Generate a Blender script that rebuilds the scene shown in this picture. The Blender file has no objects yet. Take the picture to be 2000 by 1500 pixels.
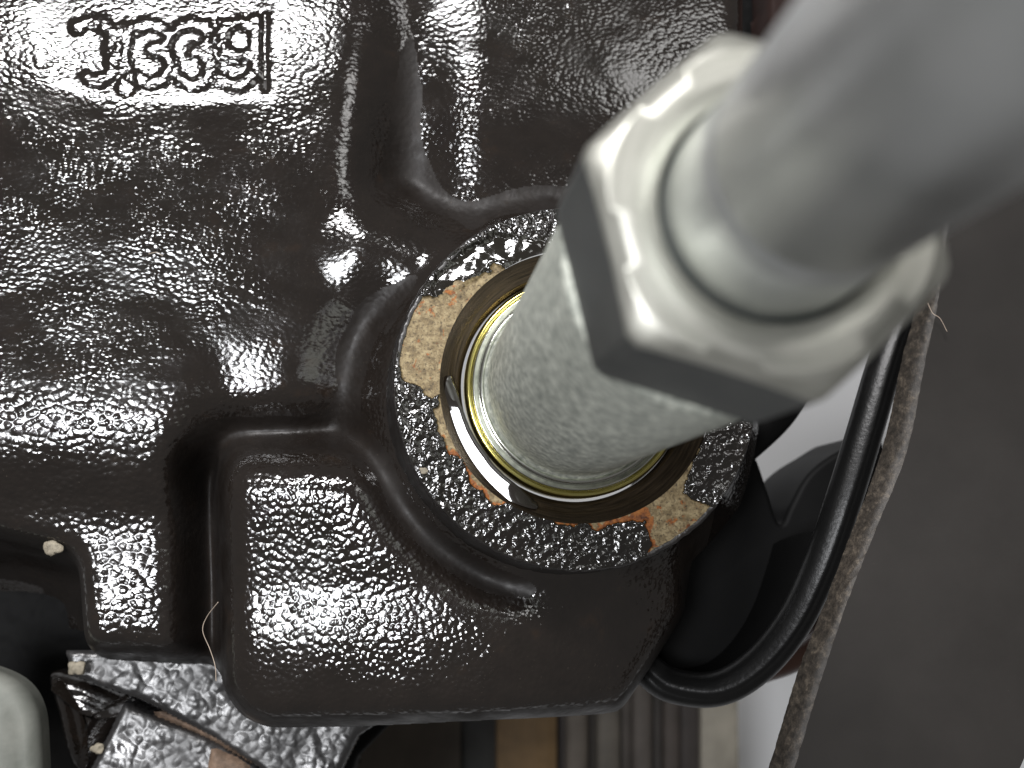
import bpy, math, random
import numpy as np
from mathutils import Matrix, Vector
random.seed(4); rng = np.random.default_rng(7)

# ------------------------------------------------------------------ camera
# World Z is the axis of the threaded boss; z = 0 is the boss face; metres, real size.
MM = 0.001
F = 2144.0                      # focal length in pixels of a 2000 px wide picture
D = 130.0                       # mm from lens to boss centre
BC = (1128.0, 752.0)            # where the boss centre is seen
ac = np.array([236.0, 329.0, 2144.0]); ac /= np.linalg.norm(ac)
xc = np.array([1.0, 0, 0]) - ac[0]*ac; xc /= np.linalg.norm(xc)
yc = np.cross(ac, xc)
R = np.array([xc, yc, ac])      # camera vector -> world vector
c0 = np.array([(BC[0]-1000)*D/F, (750-BC[1])*D/F, -D])
CAM = -R @ c0                   # camera position in mm

def P(px, py, h=0.0):
    """world xy (mm) of the point at height h seen at photo pixel px,py"""
    d = R @ np.array([px-1000.0, 750.0-py, -F])
    t = (h - CAM[2]) / d[2]
    p = CAM + t*d
    return float(p[0]), float(p[1])
def P3(px, py, h=0.0):
    x, y = P(px, py, h); return (x*MM, y*MM, h*MM)

scene = bpy.context.scene
cd = bpy.data.cameras.new('camera'); cam = bpy.data.objects.new('camera', cd)
scene.collection.objects.link(cam); scene.camera = cam
cam.matrix_world = Matrix.Translation(Vector(CAM*MM)) @ Matrix(R.tolist()).to_4x4()
cd.sensor_width = 36; cd.lens = 36*F/2000
cd.clip_start = 0.002; cd.clip_end = 50
cd.dof.use_dof = True; cd.dof.focus_distance = 0.1305
cd.dof.aperture_fstop = cd.lens/1.4; cd.dof.aperture_blades = 0

# ------------------------------------------------------------------ light
world = bpy.data.worlds.new('World'); scene.world = world; world.use_nodes = True
world.node_tree.nodes['Background'].inputs[0].default_value = (1.0, 0.98, 0.96, 1)
world.node_tree.nodes['Background'].inputs[1].default_value = 0.13
def area(name, pos, target, sx, sy, watts, col=(1, 1, 1)):
    l = bpy.data.lights.new(name, 'AREA'); l.shape = 'RECTANGLE'
    l.size = sx*MM; l.size_y = sy*MM; l.energy = watts; l.color = col
    o = bpy.data.objects.new(name, l); scene.collection.objects.link(o)
    o.location = Vector(pos)*MM
    o.rotation_euler = (Vector(target)-Vector(pos)).to_track_quat('-Z', 'Y').to_euler()
area('window_light', (-125, 262, 340), (-50, 40, 0), 140, 80, 1.8, (1.0, 0.985, 0.99))
area('side_light', (-165, -40, 370), (-40, -10, 0), 92, 92, .98, (0.96, 0.97, 1.0))
area('added_fill_light', (150, 170, 370), (0, 0, 0), 120, 100, .16, (1.0, 0.99, 0.97))  # added weak fill from the upper right, no known source
scene.view_settings.view_transform = 'Standard'; scene.view_settings.look = 'None'
scene.view_settings.exposure = 0.0; scene.view_settings.gamma = 1.0

# ------------------------------------------------------------------ helpers
def link(o, parent=None, **kw):
    scene.collection.objects.link(o)
    if parent is not None: o.parent = parent
    for k, v in kw.items(): o[k] = v
    return o
def empty(name, loc, label, cat, **kw):
    o = bpy.data.objects.new(name, None); o.location = Vector(loc)
    o.empty_display_size = 0.005
    return link(o, None, label=label, category=cat, **kw)
def mesh_obj(name, V, Fc, mat, parent=None, smooth=True, mats=None, mi=None, origin=None, **kw):
    V = np.asarray(V, float)
    me = bpy.data.meshes.new(name)
    if isinstance(Fc, np.ndarray):
        n = len(Fc); k = Fc.shape[1]
        me.vertices.add(len(V)); me.vertices.foreach_set('co', V.ravel())
        me.loops.add(n*k); me.loops.foreach_set('vertex_index', Fc.ravel().astype(np.int32))
        me.polygons.add(n); me.polygons.foreach_set('loop_start', (np.arange(n)*k).astype(np.int32))
        me.polygons.foreach_set('loop_total', np.full(n, k, np.int32))
        if mi is not None: me.polygons.foreach_set('material_index', mi.astype(np.int32))
        me.polygons.foreach_set('use_smooth', np.full(n, smooth, bool))
        me.update(calc_edges=True)
    else:
        me.from_pydata([tuple(v) for v in V], [], Fc)
        for p in me.polygons: p.use_smooth = smooth
    me.validate()
    for m in (mats or [mat]): me.materials.append(m)
    o = bpy.data.objects.new(name, me)
    if parent is not None:          # geometry is given in world space; keep it there
        o.parent = parent
        o.matrix_parent_inverse = Matrix.Translation(-parent.location)
    scene.collection.objects.link(o)
    for k2, v in kw.items(): o[k2] = v
    return o

def vnoise(x, y, scale, seed=0):
    """smooth value noise on arrays, period-free enough, range -1..1"""
    r = np.random.default_rng(seed); T = r.random((256, 256))*2-1
    X = x/scale+57.3; Y = y/scale+91.7
    xi = np.floor(X).astype(int); yi = np.floor(Y).astype(int)
    fx = X-xi; fy = Y-yi; fx = fx*fx*(3-2*fx); fy = fy*fy*(3-2*fy)
    a = T[xi % 256, yi % 256]; b = T[(xi+1) % 256, yi % 256]
    c = T[xi % 256, (yi+1) % 256]; d = T[(xi+1) % 256, (yi+1) % 256]
    return (a*(1-fx)+b*fx)*(1-fy)+(c*(1-fx)+d*fx)*fy
def fbm(x, y, scale, oct=3, seed=0):
    s = 0; a = 1; t = 0
    for i in range(oct):
        s = s+a*vnoise(x, y, scale/2**i, seed+i); t += a; a *= .5
    return s/t
def sstep(e0, e1, x):
    t = np.clip((x-e0)/(e1-e0), 0, 1); return t*t*(3-2*t)
def poly_sd(x, y, poly):
    """signed distance to a polygon, negative inside"""
    n = len(poly); d = np.full(x.shape, 1e9); inside = np.zeros(x.shape, bool)
    for i in range(n):
        ax, ay = poly[i]; bx, by = poly[(i+1) % n]
        ex, ey = bx-ax, by-ay
        t = np.clip(((x-ax)*ex+(y-ay)*ey)/(ex*ex+ey*ey+1e-12), 0, 1)
        d = np.minimum(d, (x-ax-t*ex)**2+(y-ay-t*ey)**2)
        cond = ((ay > y) != (by > y)) & (x < (bx-ax)*(y-ay)/((by-ay) if by != ay else 1e-12)+ax)
        inside ^= cond
    return np.where(inside, -1, 1)*np.sqrt(d)
def line_d(x, y, pts):
    d = np.full(x.shape, 1e9)
    for (ax, ay), (bx, by) in zip(pts[:-1], pts[1:]):
        ex, ey = bx-ax, by-ay
        t = np.clip(((x-ax)*ex+(y-ay)*ey)/(ex*ex+ey*ey+1e-12), 0, 1)
        d = np.minimum(d, (x-ax-t*ex)**2+(y-ay-t*ey)**2)
    return np.sqrt(d)
def smax(a, b, k):
    h = np.clip(0.5+0.5*(a-b)/k, 0, 1); return b*(1-h)+a*h+k*h*(1-h)
def smin(a, b, k): return -smax(-a, -b, k)
def blur(a, sig):
    r_ = int(3*sig/STEP); kx = np.exp(-.5*(np.arange(-r_, r_+1)*STEP/sig)**2); kx /= kx.sum()
    for ax in (0, 1):
        a = np.apply_along_axis(lambda q: np.convolve(np.pad(q, r_, mode='edge'), kx, 'valid'), ax, a)
    return a

# ------------------------------------------------------------------ materials
def new_mat(name):
    m = bpy.data.materials.new(name); m.use_nodes = True
    nt = m.node_tree; b = nt.nodes['Principled BSDF']; return m, nt, b
def N(nt, typ, **kw):
    n = nt.nodes.new(typ)
    for k, v in kw.items():
        if k.startswith('i_'):
            key = k[2:]; key = int(key) if key.isdigit() else key.replace('_', ' ')
            n.inputs[key].default_value = v
        else: setattr(n, k, v)
    return n
def ramp(nt, fac, stops):
    r = nt.nodes.new('ShaderNodeValToRGB'); e = r.color_ramp.elements
    while len(e) > 1: e.remove(e[-1])
    e[0].position, e[0].color = stops[0][0], (*stops[0][1], 1) if len(stops[0][1]) == 3 else stops[0][1]
    for p, c in stops[1:]:
        q = e.new(p); q.color = (*c, 1)
    nt.links.new(fac, r.inputs[0]); return r
def coords(nt, scale=(1, 1, 1), rot=(0, 0, 0)):
    g = nt.nodes.new('ShaderNodeNewGeometry')
    tc = nt.nodes.new('ShaderNodeTexCoord')
    mp = N(nt, 'ShaderNodeMapping'); mp.inputs['Scale'].default_value = scale; mp.inputs['Rotation'].default_value = rot
    nt.links.new(tc.outputs['Object'], mp.inputs[0]); return mp.outputs[0]
def noise(nt, vec, scale, detail=3, rough=.5, dist=0):
    n = N(nt, 'ShaderNodeTexNoise'); n.inputs['Scale'].default_value = scale
    n.inputs['Detail'].default_value = detail; n.inputs['Roughness'].default_value = rough
    n.inputs['Distortion'].default_value = dist
    nt.links.new(vec, n.inputs['Vector']); return n.outputs['Fac']
def math_(nt, op, a, b=None, c=None):
    n = N(nt, 'ShaderNodeMath', operation=op)
    for i, v in enumerate((a, b, c)):
        if v is None: continue
        if isinstance(v, (int, float)): n.inputs[i].default_value = v
        else: nt.links.new(v, n.inputs[i])
    return n.outputs[0]
def bump(nt, h, dist, strength=1.0, prev=None):
    b = N(nt, 'ShaderNodeBump'); b.inputs['Distance'].default_value = dist
    b.inputs['Strength'].default_value = strength
    nt.links.new(h, b.inputs['Height'])
    if prev is not None: nt.links.new(prev, b.inputs['Normal'])
    return b.outputs[0]

def cast_paint(name, cell=0.68, depth=0.08, base=(0.0115, 0.0088, 0.0072), rough=0.085, squash=1.35, fine=0.009, mod=(0.25, 1.0), spec=1.0):
    """glossy dark paint over a sand-cast skin: rounded pebbly grain of `cell` mm"""
    m, nt, b = new_mat(name)
    v = coords(nt, (1, squash, 1), (0, 0, math.radians(12)))
    # distort the lookup a little so the grain is irregular
    nz = N(nt, 'ShaderNodeTexNoise'); nz.inputs['Scale'].default_value = 1000/(cell*2.2); nz.inputs['Detail'].default_value = 2
    nt.links.new(v, nz.inputs['Vector'])
    sub = N(nt, 'ShaderNodeVectorMath', operation='SUBTRACT'); nt.links.new(nz.outputs['Color'], sub.inputs[0]); sub.inputs[1].default_value = (.5, .5, .5)
    scl = N(nt, 'ShaderNodeVectorMath', operation='SCALE'); nt.links.new(sub.outputs[0], scl.inputs[0]); scl.inputs['Scale'].default_value = cell*MM*.8
    add = N(nt, 'ShaderNodeVectorMath', operation='ADD'); nt.links.new(v, add.inputs[0]); nt.links.new(scl.outputs[0], add.inputs[1])
    vo = N(nt, 'ShaderNodeTexVoronoi', feature='SMOOTH_F1'); vo.inputs['Scale'].default_value = 1000/cell
    vo.inputs['Smoothness'].default_value = 0.45; vo.inputs['Randomness'].default_value = 1.0
    nt.links.new(add.outputs[0], vo.inputs['Vector'])
    big = noise(nt, v, 1000/(cell*3.4), 3, .6)
    lowf = noise(nt, v, 1000/11.0, 2, .5)
    amp = N(nt, 'ShaderNodeMapRange'); nt.links.new(lowf, amp.inputs[0]); amp.inputs[1].default_value = .35; amp.inputs[2].default_value = .65
    amp.inputs[3].default_value = mod[0]; amp.inputs[4].default_value = mod[1]
    hh = math_(nt, 'MULTIPLY', math_(nt, 'SUBTRACT', 1.0, vo.outputs['Distance']), 1.0)
    hh = math_(nt, 'ADD', hh, math_(nt, 'MULTIPLY', big, .7))
    hh = math_(nt, 'MULTIPLY', hh, amp.outputs[0])
    n1 = bump(nt, hh, depth*MM)
    fz = noise(nt, v, 1000/(cell*.33), 3, .6)
    n2 = bump(nt, fz, fine*MM, 1.0, n1)
    nt.links.new(n2, b.inputs['Normal'])
    col = ramp(nt, noise(nt, v, 1000/4.0, 4, .6), [(.3, base), (.62, tuple(c*1.35 for c in base)), (.8, (base[0]*2.1, base[1]*1.8, base[2]*1.5))])
    nt.links.new(col.outputs[0], b.inputs['Base Color'])
    dust = ramp(nt, noise(nt, v, 1000/.28, 2, .5), [(.70, (0, 0, 0)), (.76, (1, 1, 1))])
    dmask = ramp(nt, noise(nt, v, 1000/5.0, 3, .6), [(.48, (0, 0, 0)), (.62, (1, 1, 1))])
    dm = math_(nt, 'MULTIPLY', math_(nt, 'MULTIPLY', dust.outputs[0], dmask.outputs[0]), .5)
    mxd = N(nt, 'ShaderNodeMix', data_type='RGBA'); nt.links.new(dm, mxd.inputs[0]); nt.links.new(col.outputs[0], mxd.inputs[6]); mxd.inputs[7].default_value = (.16, .13, .10, 1)
    nt.links.new(mxd.outputs[2], b.inputs['Base Color'])
    rr = N(nt, 'ShaderNodeMapRange'); nt.links.new(noise(nt, v, 1000/7.0, 4, .65), rr.inputs[0])
    rr.inputs[1].default_value = .3; rr.inputs[2].default_value = .7; rr.inputs[3].default_value = rough*.7; rr.inputs[4].default_value = rough*1.9
    nt.links.new(rr.outputs[0], b.inputs['Roughness'])
    b.inputs['Specular IOR Level'].default_value = spec
    return m

M_cast = cast_paint('black_cast_paint')
M_block = cast_paint('black_block_paint', cell=.66, depth=.095, squash=1.0, mod=(.6, 1.1))
M_side = cast_paint('black_lower_paint', cell=.85, depth=.11, squash=1.2, mod=(.8, 1.1), rough=.12)
M_bosspaint = cast_paint('rough_boss_paint', cell=.6, depth=.13, base=(.008, .0065, .005), squash=1.0, mod=(.6, 1.1), rough=.11)
M_wall = cast_paint('boss_wall_paint', cell=.8, depth=.08, base=(.012, .010, .009), squash=1.0, mod=(.5, 1), rough=.3)

def rust_mat():
    m, nt, b = new_mat('bare_rusty_face')
    v = coords(nt)
    a = noise(nt, v, 1000/1.1, 6, .78)
    c1 = ramp(nt, a, [(.30, (.06, .042, .02)), (.46, (.20, .145, .07)), (.62, (.38, .30, .165))])
    # fresh orange rust in separate spots
    sp = noise(nt, v, 1000/1.3, 5, .62, .4)
    area_ = noise(nt, v, 1000/6.0, 2, .5)
    att = N(nt, 'ShaderNodeAttribute', attribute_name='rusty')
    r1 = ramp(nt, math_(nt, 'ADD', math_(nt, 'ADD', sp, math_(nt, 'MULTIPLY', area_, .35)), math_(nt, 'MULTIPLY', att.outputs['Fac'], .30)), [(.79, (0, 0, 0)), (.84, (1, 1, 1))])
    mix = N(nt, 'ShaderNodeMix', data_type='RGBA'); nt.links.new(r1.outputs[0], mix.inputs[0])
    nt.links.new(c1.outputs[0], mix.inputs[6])
    rc = ramp(nt, noise(nt, v, 1000/.8, 3, .6), [(.3, (.10, .028, .007)), (.55, (.32, .105, .018)), (.8, (.45, .20, .05))])
    nt.links.new(rc.outputs[0], mix.inputs[7])
    pit = noise(nt, v, 1000/.35, 4, .7)
    pr = ramp(nt, pit, [(.36, (.12, .10, .08)), (.47, (1, 1, 1))])
    mul = N(nt, 'ShaderNodeMix', data_type='RGBA', blend_type='MULTIPLY'); mul.inputs[0].default_value = .85
    nt.links.new(mix.outputs[2], mul.inputs[6]); nt.links.new(pr.outputs[0], mul.inputs[7])
    nt.links.new(mul.outputs[2], b.inputs['Base Color'])
    b.inputs['Roughness'].default_value = .55; b.inputs['Metallic'].default_value = .15
    nt.links.new(bump(nt, pit, .05*MM), b.inputs['Normal'])
    return m
M_rust = rust_mat()

def ring_scratch(name, c_dark, c_light, rough, metal, dens=1000/.10, bmp=.012, rustamt=False):
    """turned metal: marks run round the boss axis (radius drives the texture)"""
    m, nt, b = new_mat(name)
    tc = nt.nodes.new('ShaderNodeTexCoord')
    sep = N(nt, 'ShaderNodeSeparateXYZ'); nt.links.new(tc.outputs['Object'], sep.inputs[0])
    r = math_(nt, 'SQRT', math_(nt, 'ADD', math_(nt, 'MULTIPLY', sep.outputs[0], sep.outputs[0]), math_(nt, 'MULTIPLY', sep.outputs[1], sep.outputs[1])))
    th = math_(nt, 'ARCTAN2', sep.outputs[1], sep.outputs[0])
    cb = N(nt, 'ShaderNodeCombineXYZ')
    nt.links.new(math_(nt, 'MULTIPLY', r, dens), cb.inputs[0]); nt.links.new(math_(nt, 'MULTIPLY', th, 3.0), cb.inputs[1])
    nt.links.new(math_(nt, 'MULTIPLY', sep.outputs[2], dens), cb.inputs[2])
    n1 = noise(nt, cb.outputs[0], 1.0, 4, .65)
    c = ramp(nt, n1, [(.34, c_dark), (.66, c_light)])
    nt.links.new(c.outputs[0], b.inputs['Base Color'])
    b.inputs['Roughness'].default_value = rough; b.inputs['Metallic'].default_value = metal
    nt.links.new(bump(nt, n1, bmp*MM), b.inputs['Normal'])
    return m
M_chamfer = ring_scratch('dark_turned_chamfer', (.02, .015, .010), (.085, .062, .042), .24, .7, dens=1000/.22, bmp=.02)
M_yellow = ring_scratch('yellow_passivated_zinc', (.50, .40, .08), (.80, .74, .30), .18, 1.0, bmp=.004)
M_silver = ring_scratch('bright_zinc_ring', (.55, .56, .50), (.85, .86, .80), .16, 1.0, bmp=.004)

def zinc(name, c0_, c1_, cell, rough, metal, bmp, stretch=(1, 1, 1)):
    m, nt, b = new_mat(name); v = coords(nt, stretch)
    a = noise(nt, v, 1000/cell, 5, .62, .3)
    c = ramp(nt, a, [(.34, c0_), (.66, c1_)])
    nt.links.new(c.outputs[0], b.inputs['Base Color'])
    rr = N(nt, 'ShaderNodeMapRange'); nt.links.new(a, rr.inputs[0]); rr.inputs[3].default_value = rough*.75; rr.inputs[4].default_value = rough*1.3
    nt.links.new(rr.outputs[0], b.inputs['Roughness']); b.inputs['Metallic'].default_value = metal
    nt.links.new(bump(nt, noise(nt, v, 1000/(cell*.7), 4, .6), bmp*MM), b.inputs['Normal'])
    return m
M_body = zinc('mottled_zinc_plating', (.25, .27, .24), (.72, .74, .65), .8, .48, .35, .035)
M_hexside = zinc('shaded_hex_flat', (.075, .08, .077), (.12, .123, .115), 2.5, .5, .5, .008)  # sides coloured darker than the face, for the dark casting they reflect
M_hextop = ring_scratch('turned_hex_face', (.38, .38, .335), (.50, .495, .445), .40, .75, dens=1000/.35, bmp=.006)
M_dome = zinc('satin_steel_dome', (.52, .54, .52), (.60, .62, .59), 3, .36, .8, .002)
M_rod = zinc('satin_steel_rod', (.38, .39, .38), (.46, .465, .455), 6, .34, .72, .002)
M_groove = zinc('dark_groove', (.05, .065, .065), (.09, .11, .11), 2, .35, .8, .002)

def plain(name, col, rough, metal=0, spec=.5, var=.12, cell=3, bmp=0, bcell=1):
    m, nt, b = new_mat(name); v = coords(nt)
    c = ramp(nt, noise(nt, v, 1000/cell, 5, .6), [(.3, tuple(x*(1-var) for x in col)), (.7, tuple(x*(1+var) for x in col))])
    nt.links.new(c.outputs[0], b.inputs['Base Color'])
    b.inputs['Roughness'].default_value = rough; b.inputs['Metallic'].default_value = metal; b.inputs['Specular IOR Level'].default_value = spec
    if bmp: nt.links.new(bump(nt, noise(nt, v, 1000/bcell, 4, .6), bmp*MM), b.inputs['Normal'])
    return m
M_oil = plain('wet_oil', (.014, .012, .009), .08, 0, 1.0, bmp=.03, bcell=1.8)
M_rubber = plain('black_rubber', (.006, .006, .006), .34, bmp=.06, bcell=.8, spec=.35)
M_rubberdull = plain('black_rubber_dull', (.004, .004, .004), .6, spec=.15)
M_white = plain('white_backdrop', (.84, .85, .86), .8, var=.01, cell=60)
M_plate = plain('dark_plate_face', (.033, .030, .0275), .5, .0, spec=.25, bmp=.01, bcell=.5, var=.12, cell=12)
def scuffed(m):
    nt = m.node_tree; b = nt.nodes['Principled BSDF']
    v = coords(nt, (1, .06, 1), (0, 0, math.radians(38)))
    sc = ramp(nt, noise(nt, v, 1000/.5, 2, .5), [(.66, (0, 0, 0)), (.70, (1, 1, 1))])
    mk = ramp(nt, noise(nt, coords(nt), 1000/7, 3, .6), [(.5, (0, 0, 0)), (.62, (1, 1, 1))])
    sp = ramp(nt, noise(nt, coords(nt), 1000/.35, 2, .5), [(.74, (0, 0, 0)), (.78, (1, 1, 1))])
    k_ = math_(nt, 'MULTIPLY', math_(nt, 'MULTIPLY', sp.outputs[0], mk.outputs[0]), .3)
    mx = N(nt, 'ShaderNodeMix', data_type='RGBA'); nt.links.new(k_, mx.inputs[0])
    nt.links.new(b.inputs['Base Color'].links[0].from_socket, mx.inputs[6]); mx.inputs[7].default_value = (.14, .12, .10, 1)
    nt.links.new(mx.outputs[2], b.inputs['Base Color'])
scuffed(M_plate)
M_brown = plain('brown_pipe_paint', (.045, .018, .010), .3, bmp=.02)
M_bolt = zinc('dull_bolt_zinc', (.17, .178, .155), (.25, .255, .225), 5, .6, .2, .03)
M_lint = plain('pale_lint', (.55, .45, .36), .6, var=.2)
M_chip = plain('pale_chip', (.30, .265, .20), .7, var=.4, cell=.8, bmp=.15, bcell=.6)
M_rustedge = plain('tan_rust_smear', (.17, .115, .08), .7, var=.5, cell=1.2, bmp=.1, bcell=.7)

def plate_edge_mat():
    m, nt, b = new_mat('fibrous_plate_edge')
    v = coords(nt, (1, .75, 1), (0, 0, math.radians(-20)))
    a = noise(nt, v, 1000/.8, 8, .8, .2)
    c = ramp(nt, a, [(.38, (.016, .013, .010)), (.52, (.045, .037, .029)), (.64, (.12, .098, .074)), (.78, (.33, .28, .21))])
    nt.links.new(c.outputs[0], b.inputs['Base Color']); b.inputs['Roughness'].default_value = .5
    nt.links.new(bump(nt, a, .05*MM), b.inputs['Normal']); return m
M_edge = plate_edge_mat()

def slat_mat(name, c0_, c1_):
    return plain(name, tuple((a+b_)/2 for a, b_ in zip(c0_, c1_)), .7, var=.3, cell=9)

# ------------------------------------------------------------------ casting
def PL(pts, h): return [P(x, y, h) for x, y in pts]
STEP = 0.2
x0, x1, y0, y1 = -92, 42, -66, 62
gx = np.arange(x0, x1, STEP); gy = np.arange(y0, y1, STEP)
X, Y = np.meshgrid(gx, gy)
wob = fbm(X, Y, 9, 3, 11)*.5

def pad(pts, h, top, drop, w, round_=0.0, off=0):
    """plateau with height array/number `top`, falling by `drop` over width w outside the outline"""
    d = poly_sd(X, Y, PL(pts, h))-round_+off
    return top - drop*(sstep(0, 1, (d+w*.5)/w)) - np.maximum(d-w*.5, 0)*1.2, d

rb = np.hypot(X, Y)
# --- upper housing panel, left of the vertical valley
def prof_y(xs, pts):
    ys = np.array([P(xs, py, h)[1] for py, h in pts])[::-1]; hs = np.array([h for _, h in pts])[::-1]
    # smooth (cubic) interpolation
    dl = np.gradient(hs, ys); k = np.clip(np.searchsorted(ys, Y)-1, 0, len(ys)-2)
    L = ys[k+1]-ys[k]; u = np.clip((Y-ys[k])/L, -.5, 1.5)
    return (2*u**3-3*u**2+1)*hs[k]+(u**3-2*u**2+u)*L*dl[k]+(3*u**2-2*u**3)*hs[k+1]+(u**3-u**2)*L*dl[k+1]
hL = prof_y(200, [(-300, -14.8), (-100, -13.0), (20, -12.0), (120, -11.5), (200, -11.45), (300, -11.8), (450, -12.45), (600, -13.1), (700, -13.05), (770, -12.95), (830, -13.15), (890, -13.95), (930, -14.8), (975, -16.4), (1010, -17.2), (1050, -17.5), (1150, -17.6), (1230, -17.8), (1300, -18.3), (1360, -20)])
hR = prof_y(550, [(-300, -14.6), (-100, -12.9), (20, -11.9), (120, -11.45), (200, -11.45), (300, -11.8), (450, -12.5), (620, -12.95), (680, -13.15), (720, -13.4), (785, -13.95), (812, -15.4), (838, -17.9), (870, -19.6), (920, -21.0), (1100, -22.5), (1330, -24.0)])
xl, yl = P(560, 745, -13.5)
hR = hR+.085*np.clip(X-xl, -7, 7)*np.exp(-((Y-yl)/3.2)**2)
hB = prof_y(1050, [(-300, -13.2), (-60, -13.2), (60, -13.2), (180, -13.5), (280, -14.3), (330, -15.1), (390, -15.6), (700, -17.0), (1330, -20.0)])
xm = P(400, 700, -16)[0]; xv = P(775, 200, -13)[0]; yv = P(775, 400, -13)[1]
topA = hL+(hR-hL)*sstep(xm-2.5, xm+2.5, X)
xk = xv+sstep(yv, yv-14, Y)*(-1.0)
topA = topA+(hB-topA)*sstep(xk-3.5, xk+4.5, X)
vx = X-xk-.35*np.sin(Y/6); vx = np.sqrt(np.where(vx > 0, vx/1.8, vx)**2+.5)
topA = topA-(6.4-.16*(Y-yv))*np.clip(1-(vx-.7)/5.0, 0, 1.1)**1.25*sstep(yv-9, yv+8, Y)
dmo = rb-26.5
topA = topA-3.2*np.exp(-(dmo/4.6)**2)*sstep(14, 2, X)*sstep(18, 4, Y)
A, dA = pad([(-400, -400), (1478, -400), (1478, 560), (1300, 700), (760, 900), (372, 900), (382, 1312), (120, 1300), (108, 1100), (-60, 1060), (-400, 1060)], -16, topA, 20, 3.2)
# --- panel right of the valley
Bt = -14.5 + .05*(Y-P(1100, 150, -14)[1])
B, dB = pad([(900, -400), (1478, -400), (1478, 300), (1200, 300), (920, 300)], -14, Bt, 3.5, 7.0)
webm, dW = pad([(455, 860), (700, 800), (1480, 500), (1480, 900), (1300, 1150), (455, 1150)], -24, np.full_like(X, -24.0), 60, 1.5)
C, dC = pad([(-400, 780), (372, 780), (380, 900), (382, 1312), (120, 1300), (108, 1100), (-60, 1060), (-400, 1060)], -22, np.full_like(X, -40.), 60, 2.0)
groove, dG = pad([(372, 700), (450, 700), (450, 1330), (390, 1318)], -26, -28.0-.8*(X-P(400, 1000, -24)[0]), 60, 1.5)
# --- lower block
yb0, yb1 = P(700, 900, -7)[1], P(700, 1300, -7)[1]
tb = (yb0-Y)/(yb0-yb1)
xb = P(930, 1150, -8)[0]; y115 = P(930, 1150, -8)[1]
Xs = X+1.15*np.maximum(Y-y115, 0)
Et = -7.9 - 90*np.clip(.15-tb, 0, 3)**2 - 6.5*np.clip(tb-.85, 0, 3)**1.6 + .135*(-3.5*np.log1p(np.exp(np.clip(-(Xs-xb-3)/3.5, -50, 50)))) - .055*(4*np.log1p(np.exp(np.clip((Xs-xb)/4, -50, 50)))) - .006*np.maximum(X-xb, 0)**2 + .2*fbm(X, Y, 14, 2, 77)
E, dE = pad([(430, 790), (900, 790), (1345, 1000), (1355, 1195), (1222, 1392), (520, 1424), (470, 1405), (434, 1350)], -14, Et, 0.01, 60)
E = Et - .22*np.maximum(dE+3.2, 0)**2 - np.maximum(dE+.3, 0)*2.6 - 3.2*np.exp(-((rb-24.3)/2.3)**2)*sstep(0, -12, X)
# trough that separates block, ledge and boss
H = smax(blur(A, 1.5)*sstep(-40, -32, X)+blur(A, .8)*(1-sstep(-40, -32, X)), webm, 1.6)
H = blur(smax(H, groove, .6), .7)
H = blur(smax(H, E, 1.6), .45)
# boss fillet
fil = -3.5 - 0.62*np.maximum(rb-21.0, 0)**1.35
wsel = sstep(0, 1, ((X+Y*0.2)+24)/14)
fil = fil - 3.5*np.exp(-((np.arctan2(Y, X)+2.2)/.5)**2)*0
H = blur(smax(H, fil - 5.5, 4.0), .8)
# rib from the valley foot to the boss
rl = line_d(X, Y, PL([(720, 470), (790, 500), (860, 520)], -11))
H = smax(H, -11.6-0.10*rl**1.8, 3.0)
# outside silhouette of the whole casting: void beyond
voidpoly = PL([(-500, -500), (1480, -500), (1480, 300), (1490, 800), (1450, 980), (1345, 1090), (1352, 1180), (1300, 1290), (1215, 1387), (900, 1396), (680, 1420), (500, 1425),
               (440, 1390), (425, 1320), (380, 1320), (120, 1300), (106, 1240), (40, 1245), (-500, 1240)], -14)
dv = poly_sd(X, Y, voidpoly)
H = H + wob*(.10+.14*sstep(-12, -5, X)) + fbm(X, Y, 2.6, 3, 31)*.03

# raised cast characters
glyphs = [
    [[(148, 45), (170, 34), (198, 36), (213, 56), (217, 90), (218, 126), (209, 146), (182, 155), (168, 148)]],
    [[(240, 48), (240, 100), (242, 165)], [(240, 165), (252, 168)]],
    [[(262, 50), (285, 40), (312, 45), (330, 62), (318, 84), (296, 92)], [(296, 92), (322, 100), (332, 124), (318, 150), (290, 158), (264, 146)]],
    [[(348, 46), (370, 38), (398, 46), (410, 66), (398, 88), (376, 94)], [(376, 94), (402, 102), (412, 124), (400, 150), (372, 160), (350, 150)]],
    [[(496, 34), (497, 90), (495, 140), (478, 158), (450, 163), (428, 152)], [(496, 48), (465, 36), (436, 46), (428, 72), (438, 98), (466, 106), (496, 98)]],
]
gmask = np.zeros_like(X, int)
for i, g in enumerate(glyphs):
    d = np.minimum.reduce([line_d(X, Y, PL(s, -11)) for s in g])
    d = d + fbm(X, Y, 1.1, 3, 50+i)*.42
    H = H + .24*(1-sstep(.25, 1.5, d))*(1+.4*fbm(X, Y, 1.5, 2, 40+i))
    gmask[d < .9] = i+1
# sunken panel that carries them
gd = poly_sd(X, Y, PL([(60, -60), (515, -60), (515, 172), (330, 178), (180, 168), (110, 140)], -11))
H = H - .40*(1-sstep(-2.2, 2.0, gd))
gr = line_d(X, Y, PL([(516, 20), (515, 95), (518, 172)], -11)); H = H - .20*np.exp(-((gr+fbm(X, Y, 1.5, 2, 66)*.3)/.5)**2)

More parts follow.
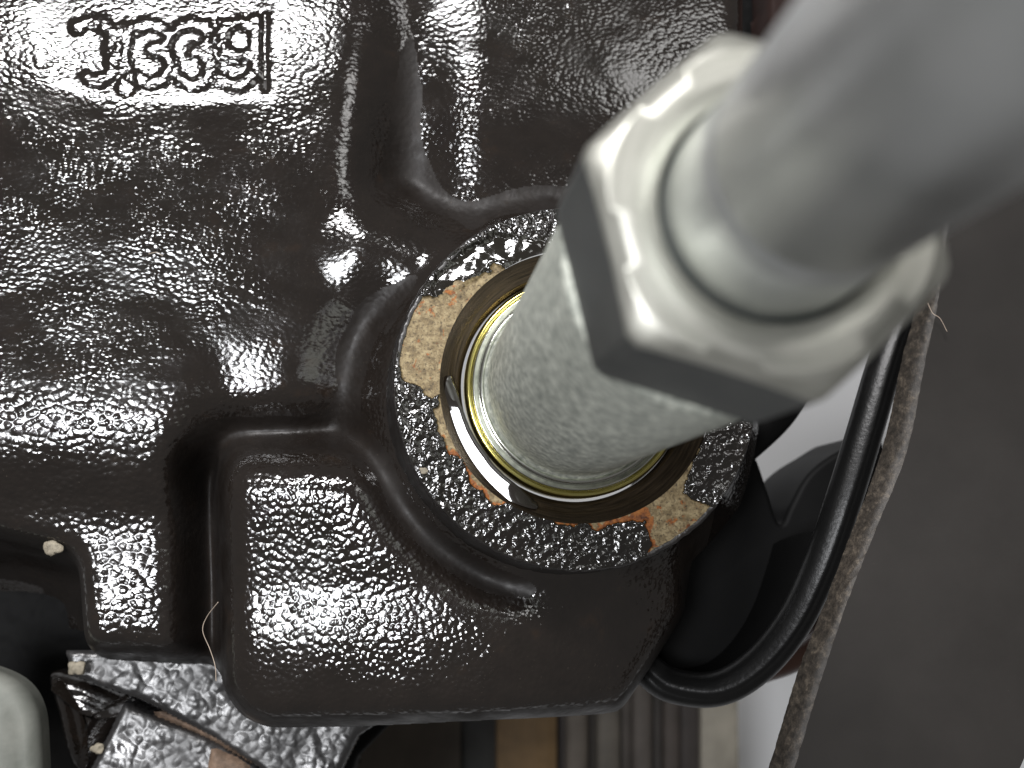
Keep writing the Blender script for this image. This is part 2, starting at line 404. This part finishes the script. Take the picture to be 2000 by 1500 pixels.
Z = H
ny, nx = X.shape
Zf = Z.ravel()
V = np.stack([X.ravel(), Y.ravel(), Zf], 1)*MM
ii = (np.arange(ny-1)[:, None]*nx+np.arange(nx-1)[None, :]).ravel()
Fq = np.stack([ii, ii+1, ii+1+nx, ii+nx], 1)
cx = (X[:-1, :-1]+STEP/2).ravel(); cy = (Y[:-1, :-1]+STEP/2).ravel()
keep = (Zf[Fq].min(1) > -44) & (np.hypot(cx, cy) > 20.6)
def sub(sel):
    fs = Fq[sel]; u, inv = np.unique(fs, return_inverse=True)
    return V[u], inv.reshape(fs.shape)
side = dv.ravel()[Fq[:, 0]]
keep &= (side < 1.1)
gm = gmask.ravel()[Fq[:, 0]]
isC = (dC.ravel()[Fq[:, 0]] < 1.0)
isE = (dE.ravel()[Fq[:, 0]] < .6) & ~isC

casting = empty('engine_casting', (0, 0, -0.012), 'glossy black painted cast iron housing with pebbly skin and raised characters', 'engine casting')
zq = Zf[Fq]; crev = (blur(Z, 1.8)-Z).ravel()[Fq[:, 0]]      # groove bottoms get a duller paint that stands in for their shade
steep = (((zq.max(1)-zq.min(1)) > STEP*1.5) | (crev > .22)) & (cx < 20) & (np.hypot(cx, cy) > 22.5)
M_dull = cast_paint('shade_dulled_paint', cell=.8, depth=.05, base=(.011, .0085, .007), rough=.38, squash=1.0, spec=.35)  # dulled copy of the casting paint, imitating shade in recesses and on steep sides
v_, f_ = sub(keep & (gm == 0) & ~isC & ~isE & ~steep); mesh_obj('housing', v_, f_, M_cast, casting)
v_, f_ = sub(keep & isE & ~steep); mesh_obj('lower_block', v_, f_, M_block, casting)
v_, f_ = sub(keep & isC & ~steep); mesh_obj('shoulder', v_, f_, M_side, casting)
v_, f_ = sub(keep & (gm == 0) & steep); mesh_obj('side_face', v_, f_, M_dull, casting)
for i in range(len(glyphs)):
    v_, f_ = sub(keep & (gm == i+1))
    if len(f_): mesh_obj('raised_character', v_, f_, M_cast, casting)

# skirt that closes the casting edge down into the dark (real side walls)
def skirt(pts, h0, h1, mat, name, shrink=0.0, dens=6):
    pts2 = []
    for a, b in zip(pts[:-1], pts[1:]):
        for k in range(dens): pts2.append((a[0]+(b[0]-a[0])*k/dens, a[1]+(b[1]-a[1])*k/dens))
    pts2.append(pts[-1])
    n = len(pts2); vs = []
    for j, hh in enumerate(np.linspace(h0, h1, 5)):
        for x, y in pts2: vs.append((x*MM, y*MM, hh*MM))
    fs = [[j*n+i, j*n+i+1, (j+1)*n+i+1, (j+1)*n+i] for j in range(4) for i in range(n-1)]
    return mesh_obj(name, vs, fs, mat, casting)

# ------------------------------------------------------------------ boss
def polar(radii, hs, nth, jitter=None, th0=0):
    th = np.linspace(0, 2*np.pi, nth, endpoint=False)
    Rr = np.array(radii)[:, None]*np.ones(nth); Hh = np.array(hs)[:, None]*np.ones(nth)
    T = np.ones(len(radii))[:, None]*th
    if jitter is not None: Rr, Hh = jitter(Rr, Hh, T)
    Vv = np.stack([Rr*np.cos(T), Rr*np.sin(T), Hh], -1).reshape(-1, 3)*MM
    i = np.arange(len(radii)-1)[:, None]*nth; j = np.arange(nth)[None, :]; jn = (j+1) % nth
    Ff = np.stack([i+j, i+nth+j, i+nth+jn, i+jn], -1).reshape(-1, 4)
    return Vv, Ff
RB = 21.7; RI = 16.3
# bare face + chipped paint: one fine polar sheet, the paint stands 0.2 mm proud
bare1 = [(812, 578), (852, 580), (880, 562), (935, 540), (975, 515), (1010, 560), (930, 700), (905, 790), (880, 790), (862, 768), (845, 778), (820, 757), (786, 738), (776, 700), (780, 650), (798, 610)]
bare2 = [(868, 762), (848, 800), (862, 850), (880, 888), (905, 905), (925, 945), (962, 986), (1000, 978), (1028, 995), (1062, 990), (1090, 1022), (1125, 1030), (1146, 1022), (1170, 1032), (1205, 1018), (1240, 1018),
         (1262, 1020), (1272, 1062), (1262, 1086), (1275, 1094), (1330, 1072), (1420, 1005), (1395, 992), (1335, 966), (1345, 920), (1360, 890), (1372, 830), (1420, 700), (1300, 700), (1150, 900), (1000, 850), (900, 760)]
wet = [(840, 590), (850, 530), (900, 490), (965, 455), (1060, 470), (1090, 500), (1060, 520), (960, 520), (930, 548), (860, 582)]
nr, nth = 56, 1500
rr = np.linspace(RI, RB-.15, nr)
Vv, Ff = polar(rr, np.zeros(nr), nth)
bx, by = Vv[:, 0]/MM, Vv[:, 1]/MM
jx = bx+fbm(bx, by, 1.0, 4, 70)*.55; jy = by+fbm(bx, by, 1.0, 4, 80)*.55
m = np.minimum(poly_sd(jx, jy, PL(bare1, 0)), poly_sd(jx, jy, PL(bare2, 0)))
wt = poly_sd(jx, jy, PL(wet, 0))
paint = sstep(-.05, .12, m)
lump = (fbm(bx, by, .7, 3, 90)*.18+.36)*(1-.9*(1-sstep(-.5, .2, wt)))
Vv[:, 2] = (paint*lump + fbm(bx, by, .5, 3, 95)*.02*sstep(-.3, .2, wt) + (fbm(bx, by, 2.4, 2, 96)*.3-.19*(np.hypot(bx, by)-19.5))*(1-sstep(-.7, .2, wt)))*MM
fm = m[Ff].mean(1); fw = wt[Ff].mean(1)
boss = empty('threaded_boss', (0, 0, 0), 'round cast boss with chipped black paint and bare rusty sealing face around the fitting', 'boss')
def subset(Vs, Fs, sel):
    fs = Fs[sel]; u, inv = np.unique(fs, return_inverse=True); return Vs[u], inv.reshape(fs.shape)
def with_attr(o, name, vals):
    at_ = o.data.attributes.new(name, 'FLOAT', 'POINT'); at_.data.foreach_set('value', vals.astype(np.float32))
sel_ = fm < .04
fringe = np.exp(-(np.minimum(m, 0)/.55)**2)*sstep(-4, -9, by)*sstep(12, 6, bx)+.9*np.exp(-((bx-P(1252, 1000)[0])**2+(by-P(1252, 1000)[1])**2)/1.0)
v_, f_ = subset(Vv, Ff, sel_); bo = mesh_obj('bare_face', v_, f_, M_rust, boss, label='tan bare metal with orange rust spots')
with_attr(bo, 'rusty', fringe[np.unique(Ff[sel_])])
v_, f_ = subset(Vv, Ff, (fm >= .04) & (fw >= 0)); mesh_obj('paint_layer', v_, f_, M_bosspaint, boss)
v_, f_ = subset(Vv, Ff, (fm >= .04) & (fw < 0)); mesh_obj('oil_film', v_, f_, M_oil, boss, label='wet oil pooled on the paint')
def wj(Rr, Hh, T):
    x = Rr*np.cos(T); y = Rr*np.sin(T)
    return Rr+fbm(x*1.0+Hh, y, .9, 3, 61)*.14, Hh+fbm(x, y, .45, 2, 62)*.09
Vw, Fw = polar([RB-.55, RB-.3, RB-.12, RB+.02, RB+.12, RB+.15, RB+.3, RB+.6, RB+1.2, RB+2.2], [.2, .27, .2, .05, -.3, -2, -5, -9, -12, -15], 900, wj)
mesh_obj('side_wall', Vw, Fw, M_wall, boss)
Vc, Fc = polar([RI+.02, RI-.12, 15.0, 14.2, 13.7, 13.6], [.02, -.12, -1.3, -1.8, -1.9, -4], 360)
mesh_obj('chamfer', Vc, Fc, M_chamfer, boss)
# oil meniscus lying on the lower left of the chamfer
th = np.linspace(math.radians(176), math.radians(252), 160); V_, F_ = [], []
k = 12
for i, a in enumerate(th):
    s = math.sin(math.pi*i/159)**.35
    wv = fbm(np.array([a*9.]), np.array([3.]), 1.5, 3, 5)[0]*.25
    ro = 15.1+.95*s; ri = 15.1-1.5*s+.6*wv
    for j in range(k+1):
        q = j/k; r_ = ri+(ro-ri)*q
        h_ = -1.9+(r_-13.7)*.74+.10+.42*s*math.sin(math.pi*q)**.8
        h2 = -1.0 + .231*(r_*math.cos(a)+13.8)+.105*(r_*math.sin(a)+5.9) - 2.0*max(0, .12-q)
        h_ = h_+(h2-h_)*min(1, max(0, 2.6*s-1.2))
        V_.append((r_*math.cos(a)*MM, r_*math.sin(a)*MM, h_*MM))
F_ = [[i*(k+1)+j, i*(k+1)+j+1, (i+1)*(k+1)+j+1, (i+1)*(k+1)+j] for i in range(159) for j in range(k)]
M_bead = plain('oil_bead_surface', (.02, .017, .014), .08, 0, 1.0, bmp=.008, bcell=2.5)
mesh_obj('oil_bead', V_, F_, M_bead, boss)

# ------------------------------------------------------------------ fitting screwed into the boss
fit = empty('hydraulic_fitting', (0, 0, 0), 'zinc plated fitting with tapered body, hex collar and steel shaft screwed into the boss', 'fitting')
def lathe(name, prof, mat, parent, n=256, **kw):
    Vl, Fl = polar([p[0] for p in prof], [p[1] for p in prof], n)
    return mesh_obj(name, Vl, Fl[:, ::-1], mat, parent, **kw)
hb = 130*(1-.485/.845)/ac[2]; ht = 130*(1-.485)/ac[2]      # heights of hex underside and top
lathe('yellow_collar', [(13.3, -4), (13.3, -1.5), (13.22, -1.1), (13.0, -.85), (12.75, -.82), (12.55, -.95), (12.5, -1.2)], M_yellow, fit)
lathe('silver_collar', [(12.5, -1.4), (12.48, -.78), (12.35, -.58), (12.2, -.55), (12.15, -.68), (11.85, -.5), (11.75, -.75), (11.68, -.75), (11.6, -.3), (11.4, -.15), (11.2, -.2), (11.12, -.5), (11.05, -.5), (11.0, -.8)], M_silver, fit)
lathe('body', [(11.1, -1.2), (11.08, -.1), (11.0, .15), (10.85, .35), (10.75, 1), (10.65, hb-.6), (10.45, hb-.1), (9.0, hb)], M_body, fit)
# hexagon: vertices toward image directions measured from the photo
hc = np.array((0.0, 0.0)); hv = np.array(P(1140, 290, ht))
aa = []; rr0 = []
for k_, q_ in ((0, (1140, 290)), (1, (1235, 652)), (2, (1610, 764)), (5, (1412, 45))):
    v_ = np.array(P(*q_, ht-.4))-hc; aa.append(((math.atan2(v_[1], v_[0])-k_*math.pi/3-2)%(2*math.pi))+2); rr0.append(float(np.hypot(*v_)))
ang0 = float(np.mean(aa)); RH = float(np.mean(rr0))*1.02; print(aa, rr0)
print('axis offset', hc, 'RH', RH, 'hb', hb, 'ht', ht)
def hexr(a, Rc):     # radius of hexagon outline at angle a
    q = (a-ang0) % (math.pi/3); return Rc*math.cos(math.pi/6)/math.cos(q-math.pi/6)
nh = 360
def hexring(Rc, h, cap=None):
    out = []
    for i in range(nh):
        a = 2*math.pi*i/nh+ang0; r_ = hexr(a, Rc)
        r_ = min(r_, Rc*.98)
        if cap: 
            hh = h-max(0, (r_-cap))*.55; out.append((r_*math.cos(a)*MM, r_*math.sin(a)*MM, hh*MM))
        else: out.append((r_*math.cos(a)*MM, r_*math.sin(a)*MM, h*MM))
    return out
def circ(r_, h): return [(r_*math.cos(2*math.pi*i/nh+ang0)*MM, r_*math.sin(2*math.pi*i/nh+ang0)*MM, h*MM) for i in range(nh)]
def rings(name, rs, mat, parent, smooth=True):
    V_ = [p for r_ in rs for p in r_]
    F_ = [[k*nh+i, k*nh+(i+1) % nh, (k+1)*nh+(i+1) % nh, (k+1)*nh+i] for k in range(len(rs)-1) for i in range(nh)]
    return mesh_obj(name, V_, F_, mat, parent, smooth)
cap = RH*.875
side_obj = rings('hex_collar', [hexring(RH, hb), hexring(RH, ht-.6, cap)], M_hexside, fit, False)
def hexin(f, h): # rounded edge ring
    return [((min(hexr(2*math.pi*i/nh+ang0, RH), RH*.98)-f)*math.cos(2*math.pi*i/nh+ang0)*MM, (min(hexr(2*math.pi*i/nh+ang0, RH), RH*.98)-f)*math.sin(2*math.pi*i/nh+ang0)*MM,
             (h-max(0, min(hexr(2*math.pi*i/nh+ang0, RH), RH*.98)-cap)*.55)*MM) for i in range(nh)]
def minc(r_, h):
    out = []
    for i in range(nh):
        a = 2*math.pi*i/nh+ang0; q = min(r_, min(hexr(a, RH), RH*.98)-.55)
        out.append((q*math.cos(a)*MM, q*math.sin(a)*MM, (h-max(0, q-cap)*.0)*MM))
    return out
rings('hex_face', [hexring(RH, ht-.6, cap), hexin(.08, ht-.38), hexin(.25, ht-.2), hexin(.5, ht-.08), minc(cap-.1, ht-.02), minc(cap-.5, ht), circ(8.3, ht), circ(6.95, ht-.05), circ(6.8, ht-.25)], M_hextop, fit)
rings('groove', [circ(6.82, ht-.2), circ(6.75, ht-1.0), circ(6.3, ht-1.1), circ(6.2, ht-.9)], M_groove, fit)
rd = 6.45; rs = 6.12
prof = [(rd, ht-1.0), (rd, ht+.2), (rd-.03, ht+1.5), (rd-.1, ht+2.8), (rd-.22, ht+3.8), (rd-.28, ht+4.7), (rs+.02, ht+5.4), (rs-.06, ht+5.9)]
lathe('shoulder', prof, M_dome, fit)
lathe('shaft', [(rs-.06, ht+5.8), (rs, ht+6.2), (rs, ht+7.4), (rs-.12, ht+7.6), (rs-.12, ht+8.2), (rs, ht+8.4), (rs, ht+60), (rs-.4, ht+60.5), (.01, ht+60.5)], M_rod, fit)

# ------------------------------------------------------------------ lower flange, bolt, chips
def slab(name, pts, h, thick, mat, parent=None, seed=0, rough=.25, tilt=(0, 0), **kw):
    """cast slab whose upper face is a fine grid clipped to an outline, with side walls"""
    poly = PL(pts, h); xs = [p[0] for p in poly]; ys = [p[1] for p in poly]
    gx_ = np.arange(min(xs), max(xs), .35); gy_ = np.arange(min(ys), max(ys), .35)
    XX, YY = np.meshgrid(gx_, gy_); d = poly_sd(XX, YY, poly)
    mx, my = np.mean(xs), np.mean(ys)
    ZZ = h+tilt[0]*(XX-mx)+tilt[1]*(YY-my)+fbm(XX, YY, 3, 3, seed)*rough - np.where(d > -1.0, (d+1.0)**2*.8, 0)
    ZZ = np.where(d > 0, h-.8-np.minimum(d*thick*2.2, thick), ZZ)
    n_ = XX.shape[1]; i_ = (np.arange(XX.shape[0]-1)[:, None]*n_+np.arange(n_-1)[None]).ravel()
    Q = np.stack([i_, i_+1, i_+1+n_, i_+n_], 1); Q = Q[d.ravel()[Q].min(1) < .45]
    u, inv = np.unique(Q, return_inverse=True)
    VV = np.stack([XX.ravel(), YY.ravel(), ZZ.ravel()], 1)[u]*MM
    return mesh_obj(name, VV, inv.reshape(Q.shape), mat, parent, **kw)
M_flange = cast_paint('grey_black_flange_paint', cell=1.15, depth=.16, base=(.022, .021, .021), squash=1.0, mod=(.9, 1.1), rough=.26)
flange = empty('flange', (*[c for c in P3(350, 1400, -34)[:2]], -.034), 'blurred pebbly flange of the casting below the lower block, lying deeper', 'flange')
slab('upper_web', [(120, 1270), (460, 1270), (520, 1400), (760, 1400), (700, 1440), (640, 1560), (560, 1540), (420, 1445), (270, 1370), (135, 1322)], -34, 10, M_flange, flange, 5, tilt=(.0, -.06))
slab('lower_web', [(238, 1372), (400, 1438), (545, 1520), (620, 1640), (120, 1640), (175, 1500)], -34.6, 12, M_flange, flange, 6, tilt=(.0, -.06))

slab('rust_patch', [(412, 1462), (486, 1500), (500, 1540), (395, 1540)], -33.8, 1, M_rustedge, flange, 8)
slab('crease_rust', [(300, 1386), (420, 1438), (500, 1484), (496, 1490), (412, 1444), (298, 1391)], -34.2, .8, M_rustedge, flange, 18, rough=.6)
# black sheets added behind the gaps to stand in for their shade
slab('void_shade_sheet', [(1430, -400), (1530, -400), (1530, 520), (1430, 520)], -40, 10, M_rubberdull, casting, 20)
slab('void_shade_sheet', [(-500, 1000), (300, 1000), (420, 1300), (800, 1380), (700, 1480), (600, 1800), (-500, 1800)], -62, 10, M_rubberdull, casting, 21)
brk = empty('brown_bracket', P3(1700, 100, -30), 'dark reddish brown bracket blurred behind the shaft at the top', 'bracket')
slab('bracket_plate', [(1503, -300), (2100, -300), (2100, 420), (1760, 420), (1600, 260), (1503, 260)], -32, 6, plain('dark_bracket_paint', (.020, .010, .008), .7, spec=.2, var=.3, cell=6), brk, 22)
# side wall left of the shoulder
def blob(name, pts, h, depth, mat, parent=None, round_=1.2, dome=0.0, **kw):
    """solid with a smooth closed outline, rounded upper edge and real side walls"""
    w = [np.array(P(x, y, h)) for x, y in pts]; n0 = len(w); o = []
    for i in range(n0):
        a, b, c, d_ = w[i-1], w[i], w[(i+1) % n0], w[(i+2) % n0]
        for k_ in range(8):
            t_ = k_/8; o.append(.5*((2*b)+(c-a)*t_+(2*a-5*b+4*c-d_)*t_**2+(-a+3*b-3*c+d_)*t_**3))
    o = np.array(o); n = len(o); tg = np.roll(o, -1, 0)-np.roll(o, 1, 0); tg /= np.linalg.norm(tg, axis=1)[:, None]
    sgn = np.sign(np.sum(o[:, 0]*np.roll(o[:, 1], -1)-np.roll(o[:, 0], -1)*o[:, 1]))
    inn = np.stack([-tg[:, 1], tg[:, 0]], 1)*sgn; cen = o.mean(0); VV = []
    lv = [(0, -depth), (0, -round_)]+[(round_*(1-math.cos(q)), round_*(math.sin(q)-1)) for q in np.linspace(.2, math.pi/2, 7)]
    for f_, z in lv:
        for p, m_ in zip(o, inn): VV.append((*(p+m_*f_), h+z))
    FF = [[l*n+i, l*n+(i+1) % n, (l+1)*n+(i+1) % n, (l+1)*n+i] for l in range(len(lv)-1) for i in range(n)]
    base = (len(lv)-1)*n
    if dome:
        last = base
        for q in (.12, .3, .5, .7, .88):
            for i in range(n):
                p = o[i]+inn[i]*round_; p = p*(1-q)+cen*q; VV.append((*p, h+dome*(1-(1-q)**2)))
            nb = len(VV)-n; FF += [[last+i, last+(i+1) % n, nb+(i+1) % n, nb+i] for i in range(n)]; last = nb
        base = last
    FF.append([base+i for i in range(n)])
    return mesh_obj(name, np.array(VV)*MM, FF, mat, parent, **kw)
blob('dark_notch', [(90, 1320), (140, 1322), (205, 1345), (268, 1378), (238, 1400), (205, 1450), (172, 1520), (130, 1490), (108, 1400)], -43, 8, M_cast, flange, round_=2.5, dome=.8)
def chip(px, py, h, r_, seed, flat=.45):
    x, y = P(px, py, h); import bmesh
    bm = bmesh.new(); bmesh.ops.create_icosphere(bm, subdivisions=3, radius=r_*.75*MM)
    rr_ = np.random.default_rng(seed); ph = rr_.random(6)*6
    for v in bm.verts:
        c = v.co/(r_*.75*MM); k_ = 1+.22*math.sin(3*c.x+ph[0])*math.sin(4*c.y+ph[1])+.15*math.sin(7*c.x+ph[2]+5*c.z)
        v.co = Vector((v.co.x*k_*1.25, v.co.y*k_, v.co.z*k_*flat))
    me = bpy.data.meshes.new('grit'); bm.to_mesh(me); bm.free()
    for p in me.polygons: p.use_smooth = True
    me.materials.append(M_chip); o = bpy.data.objects.new('grit', me); o.location = (x*MM, y*MM, h*MM)
    return o
for px, py, h, r_, s, lb in [(104, 1070, -18.7, 1.2, 1, 'pale lump of grit on the shoulder edge at the left'), 
                         (150, 1305, -32.5, 1.3, 2, 'pale lump of grit at the corner of the flange above the dark notch'), 
                         (190, 1462, -34.5, .9, 6, 'yellowish grit speck on the lower flange edge beside the dark gap'),
                         (828, 920, .35, .55, 7, 'cream paint chip on the lower left rim of the boss')]:
    link(chip(px, py, h, r_, s), None, label=lb, category='grit')

# rounded bolt head, bottom left
bh = -26
bolt = empty('bolt_head', P3(-60, 1480, bh), 'dull grey rounded metal cap cut off by the bottom left corner', 'bolt')
blob('cap', [(-240, 1330), (-90, 1300), (-15, 1312), (38, 1342), (66, 1390), (74, 1460), (71, 1560), (20, 1660), (-240, 1660)], bh, 5, M_bolt, bolt, round_=2.2, dome=1.2)
slab('crusty_seam', [(-60, 1340), (0, 1375), (12, 1420), (4, 1470), (14, 1560), (-60, 1560)], bh+.7, 1, M_chip, bolt, 19, rough=.5)

# ------------------------------------------------------------------ rubber bellows and pipe right of the boss
def catmull(pts, n):
    pts = [np.array(p, float) for p in pts]; pts = [2*pts[0]-pts[1]]+pts+[2*pts[-1]-pts[-2]]; out = []
    for i in range(1, len(pts)-2):
        for k in range(n):
            t_ = k/n; a, b, c, d_ = pts[i-1:i+3]
            out.append(.5*((2*b)+(c-a)*t_+(2*a-5*b+4*c-d_)*t_**2+(-a+3*b-3*c+d_)*t_**3))
    out.append(pts[-2]); return np.array(out)
def sweep(name, path, prof, mat, parent=None, **kw):
    """path: N x 3 mm; prof: list of (a,b) offsets in mm: a sideways (left of travel in xy), b up"""
    n = len(path); k = len(prof); V_ = []
    for i in range(n):
        tg = path[min(i+1, n-1)]-path[max(i-1, 0)]; tg /= np.linalg.norm(tg)
        sd = np.cross([0, 0, 1], tg); sd /= np.linalg.norm(sd); up = np.cross(tg, sd)
        for a, b in prof: V_.append((path[i]+sd*a+up*b)*MM)
    F_ = [[i*k+j, i*k+(j+1) % k, (i+1)*k+(j+1) % k, (i+1)*k+j] for i in range(n-1) for j in range(k)]
    F_ += [list(range(k))[::-1], list(range((n-1)*k, n*k))]
    return mesh_obj(name, V_, F_, mat, parent, **kw)
def at(px, py, h): return (*P(px, py, h), h)
bel = empty('rubber_bellows', P3(1560, 1150, -18), 'glossy black rubber dish with a ridged rim curving between the casting and the dark plate', 'rubber bellows')
rim = catmull([at(1255, 1300, -24), at(1310, 1338, -22), at(1400, 1345, -19), at(1480, 1300, -16), at(1550, 1215, -13), at(1605, 1100, -10.5), at(1650, 970, -9), at(1690, 840, -8.5), at(1735, 690, -8.5), at(1790, 540, -9), at(1850, 380, -9.5), at(1900, 250, -10)], 14)
def prof_ridge(r_):
    out = []
    for i in range(40):
        a = 2*math.pi*i/40; q = r_*(1+.07*math.exp(-((a-1.5)/.2)**2)-.09*math.exp(-((a-1.95)/.12)**2))
        out.append((q*math.cos(a), q*math.sin(a)))
    return out
sweep('rim', rim, prof_ridge(2.3), M_rubber, bel)
# dish: from the rim inward and down
ctr = np.array(at(1400, 1130, -50)); nR = len(rim); kR = 14; V_ = []
for i in range(nR):
    for j in range(kR):
        q = j/(kR-1); p = rim[i]*(1-q)+ctr*q; p = p.copy(); p[2] = rim[i][2]+(ctr[2]-rim[i][2])*(q**.55)
        p[2] += .5*math.sin(q*22)*(q < .5)
        V_.append(p*MM)
F_ = [[i*kR+j, i*kR+j+1, (i+1)*kR+j+1, (i+1)*kR+j] for i in range(nR-1) for j in range(kR-1)]
V_ = np.array(V_)
# keep only the lower part of the dish so the white sheet shows above it
lim = [i for i in range(nR-1) if rim[i][1] > -1e9 and i < 78]
F_ = [[i*kR+j, i*kR+j+1, (i+1)*kR+j+1, (i+1)*kR+j] for i in lim for j in range(kR-1)]
mesh_obj('dish', V_, F_, M_rubberdull, bel)
# dark rounded lobe behind the rim and the dark cavity
blob('lobe', [(1300, 900), (1420, 850), (1470, 880), (1500, 955), (1524, 1022), (1545, 985), (1580, 925), (1640, 880), (1720, 850), (1720, 1000), (1600, 1200), (1480, 1300), (1330, 1330), (1270, 1200)], -30, 20, M_rubberdull, bel, round_=.9)
form = empty('dark_form', P3(1500, 880, -24), 'dark blurred hub behind the boss beside the white backdrop', 'form')  # dark curved tube behind the boss
hp = catmull([at(1400, 960, -26), at(1475, 900, -26), at(1560, 820, -26), at(1600, 740, -26), at(1640, 640, -26)], 10)
sweep('form_edge', hp-np.array([3.5, -1.5, 0]), [(3.2*math.cos(2*math.pi*i/24), 3.2*math.sin(2*math.pi*i/24)) for i in range(24)], M_rubberdull, form)
pipe = empty('brown_pipe', P3(1570, 1270, -40), 'rust brown pipe end showing behind the rubber rim and the plate', 'pipe')
pp = catmull([at(1480, 1290, -45), at(1550, 1262, -43), at(1640, 1190, -41), at(1740, 1080, -40)], 10)
sweep('pipe_wall', pp, [(3.6*math.cos(2*math.pi*i/32), 3.6*math.sin(2*math.pi*i/32)) for i in range(32)], M_brown, pipe)

# ------------------------------------------------------------------ dark plate at the right
plate = empty('steel_plate', P3(1800, 1100, -2), 'dark grey flat plate with a rough lit fibrous edge running down the right side', 'plate')
front = [(1868, 330), (1850, 450), (1832, 590), (1808, 700), (1773, 876), (1712, 1031), (1659, 1164), (1605, 1324), (1552, 1500), (1500, 1680)]
back = [(1822, 330), (1806, 450), (1790, 590), (1762, 700), (1722, 880), (1652, 1068), (1604, 1196), (1560, 1308), (1501, 1500), (1440, 1680)]
hf, hbk = -1.0, -3.5
fr = catmull([at(*p, hf) for p in front], 40); bk = catmull([at(*p, hbk) for p in back], 40)
V_ = []; n = len(fr); K = 9
for i in range(n):
    for j in range(K):
        q = j/(K-1); p = fr[i]*(1-q)+bk[i]*q
        x_, y_ = p[0], p[1]
        p = p+np.array([fbm(np.array([x_]), np.array([y_+q*9]), .8, 3, 33)[0]*.1, 0, (fbm(np.array([x_*1.3]), np.array([y_]), .7, 3, 34)[0]*.08+.5*math.sin(math.pi*q)) if 0 < j else 0])
        V_.append(p*MM)
F_ = [[i*K+j, i*K+j+1, (i+1)*K+j+1, (i+1)*K+j] for i in range(n-1) for j in range(K-1)]
mesh_obj('edge', V_, F_, M_edge, plate)
right = catmull([at(*p, hf) for p in [(2500, 330), (2450, 450), (2400, 590), (2360, 700), (2280, 876), (2200, 1031), (2130, 1164), (2060, 1324), (1985, 1500), (1900, 1680)]], 40)
V_ = []; K = 14
for i in range(n):
    a = np.array(V_[0]) if False else None
    for j in range(K):
        q = j/(K-1); p = fr[i]*(1-q)+right[i]*q; p = p.copy(); p[2] += -.06*(1-q)*0 + .8*math.sin(q*2.2)
        if j == 0: 
            x_, y_ = p[0], p[1]; p = p+np.array([fbm(np.array([x_]), np.array([y_]), .8, 3, 33)[0]*.1, 0, -p[2]+hf])
        V_.append(p*MM)
F_ = [[i*K+j, i*K+j+1, (i+1)*K+j+1, (i+1)*K+j] for i in range(n-1) for j in range(K-1)]
mesh_obj('face', V_, F_, M_plate, plate)

# ------------------------------------------------------------------ things below and behind
stand = empty('slatted_stand', P3(1100, 1480, -85), 'out of focus brown and grey slatted stand below the lower block', 'stand')
slats = [(640, 900, (.060, .048, .036), 2), (895, 985, (.045, .045, .042), 5), (972, 1088, (.17, .105, .045), 0), (1085, 1112, (.06, .05, .045), 4), (1108, 1150, (.13, .11, .09), 1), (1146, 1170, (.07, .06, .052), 4), (1168, 1212, (.13, .115, .095), 0),
         (1208, 1240, (.085, .072, .062), 3), (1238, 1275, (.105, .09, .078), 1), (1272, 1300, (.06, .052, .046), 4), (1298, 1330, (.085, .07, .06), 2), (1328, 1375, (.06, .05, .045), 3), (1372, 1440, (.36, .33, .27), 1)]
for i, (a, b, col, dz) in enumerate(slats):
    h_ = -165-dz*1.5
    pa, pb = at(a, 1250, h_), at(b, 1250, h_); pc, pd_ = at(b+(10 if i == len(slats)-1 else 0), 1700, h_), at(a, 1700, h_)
    x0_, x1_ = pa[0], pb[0]; ya, yb_ = pa[1], pd_[1]
    prof = [(0, -6), (0, -1.0), (.15, -.3), (.35, 0), (.65, 0), (.85, -.3), (1, -1.0), (1, -6)]
    V_ = []
    for yy_, sx_ in ((ya, 0), (yb_, 1)):
        xl, xr = (pa[0], pb[0]) if sx_ == 0 else (pd_[0], pc[0])
        for q, z_ in prof: V_.append(((xl+(xr-xl)*q)*MM, yy_*MM, (h_+z_)*MM))
    F_ = [[j, j+1, 8+j+1, 8+j] for j in range(7)]+[list(range(8)), list(range(8, 16))[::-1]]
    mesh_obj('slat', V_, F_, plain('slat_paint_%d' % i, col, .7, var=.3, cell=12), stand, smooth=False)

z_ = -230*MM
mesh_obj('backdrop', [(-.9, -.9, z_), (.9, -.9, z_), (.9, .9, z_), (-.9, .9, z_)], [[0, 1, 2, 3]], M_white, None, smooth=False, kind='structure', label='plain white sheet behind the parts')

# loose hairs
def hair(pts, r_, mat, label):
    c = catmull([at(*p) for p in pts], 12)
    o = sweep('fibre', c, [(r_*math.cos(2*math.pi*i/6), r_*math.sin(2*math.pi*i/6)) for i in range(6)], mat)
    o['label'] = label; o['category'] = 'fibre'
hair([(426, 1176, -9), (404, 1205, -12), (396, 1232, -13), (410, 1268, -13), (420, 1300, -12), (422, 1330, -10)], .045, M_lint, 'thin pale hair hanging across the groove left of the lower block')
hair([(1812, 592, -.2), (1822, 612, 0), (1836, 622, .3), (1850, 648, .3)], .05, M_lint, 'tiny lint fibre on the plate edge beside the hex collar')
hair([(290, 496, -11.3), (305, 493, -11), (318, 500, -11.2)], .04, M_lint, 'short white fibre lying on the dark upper housing')
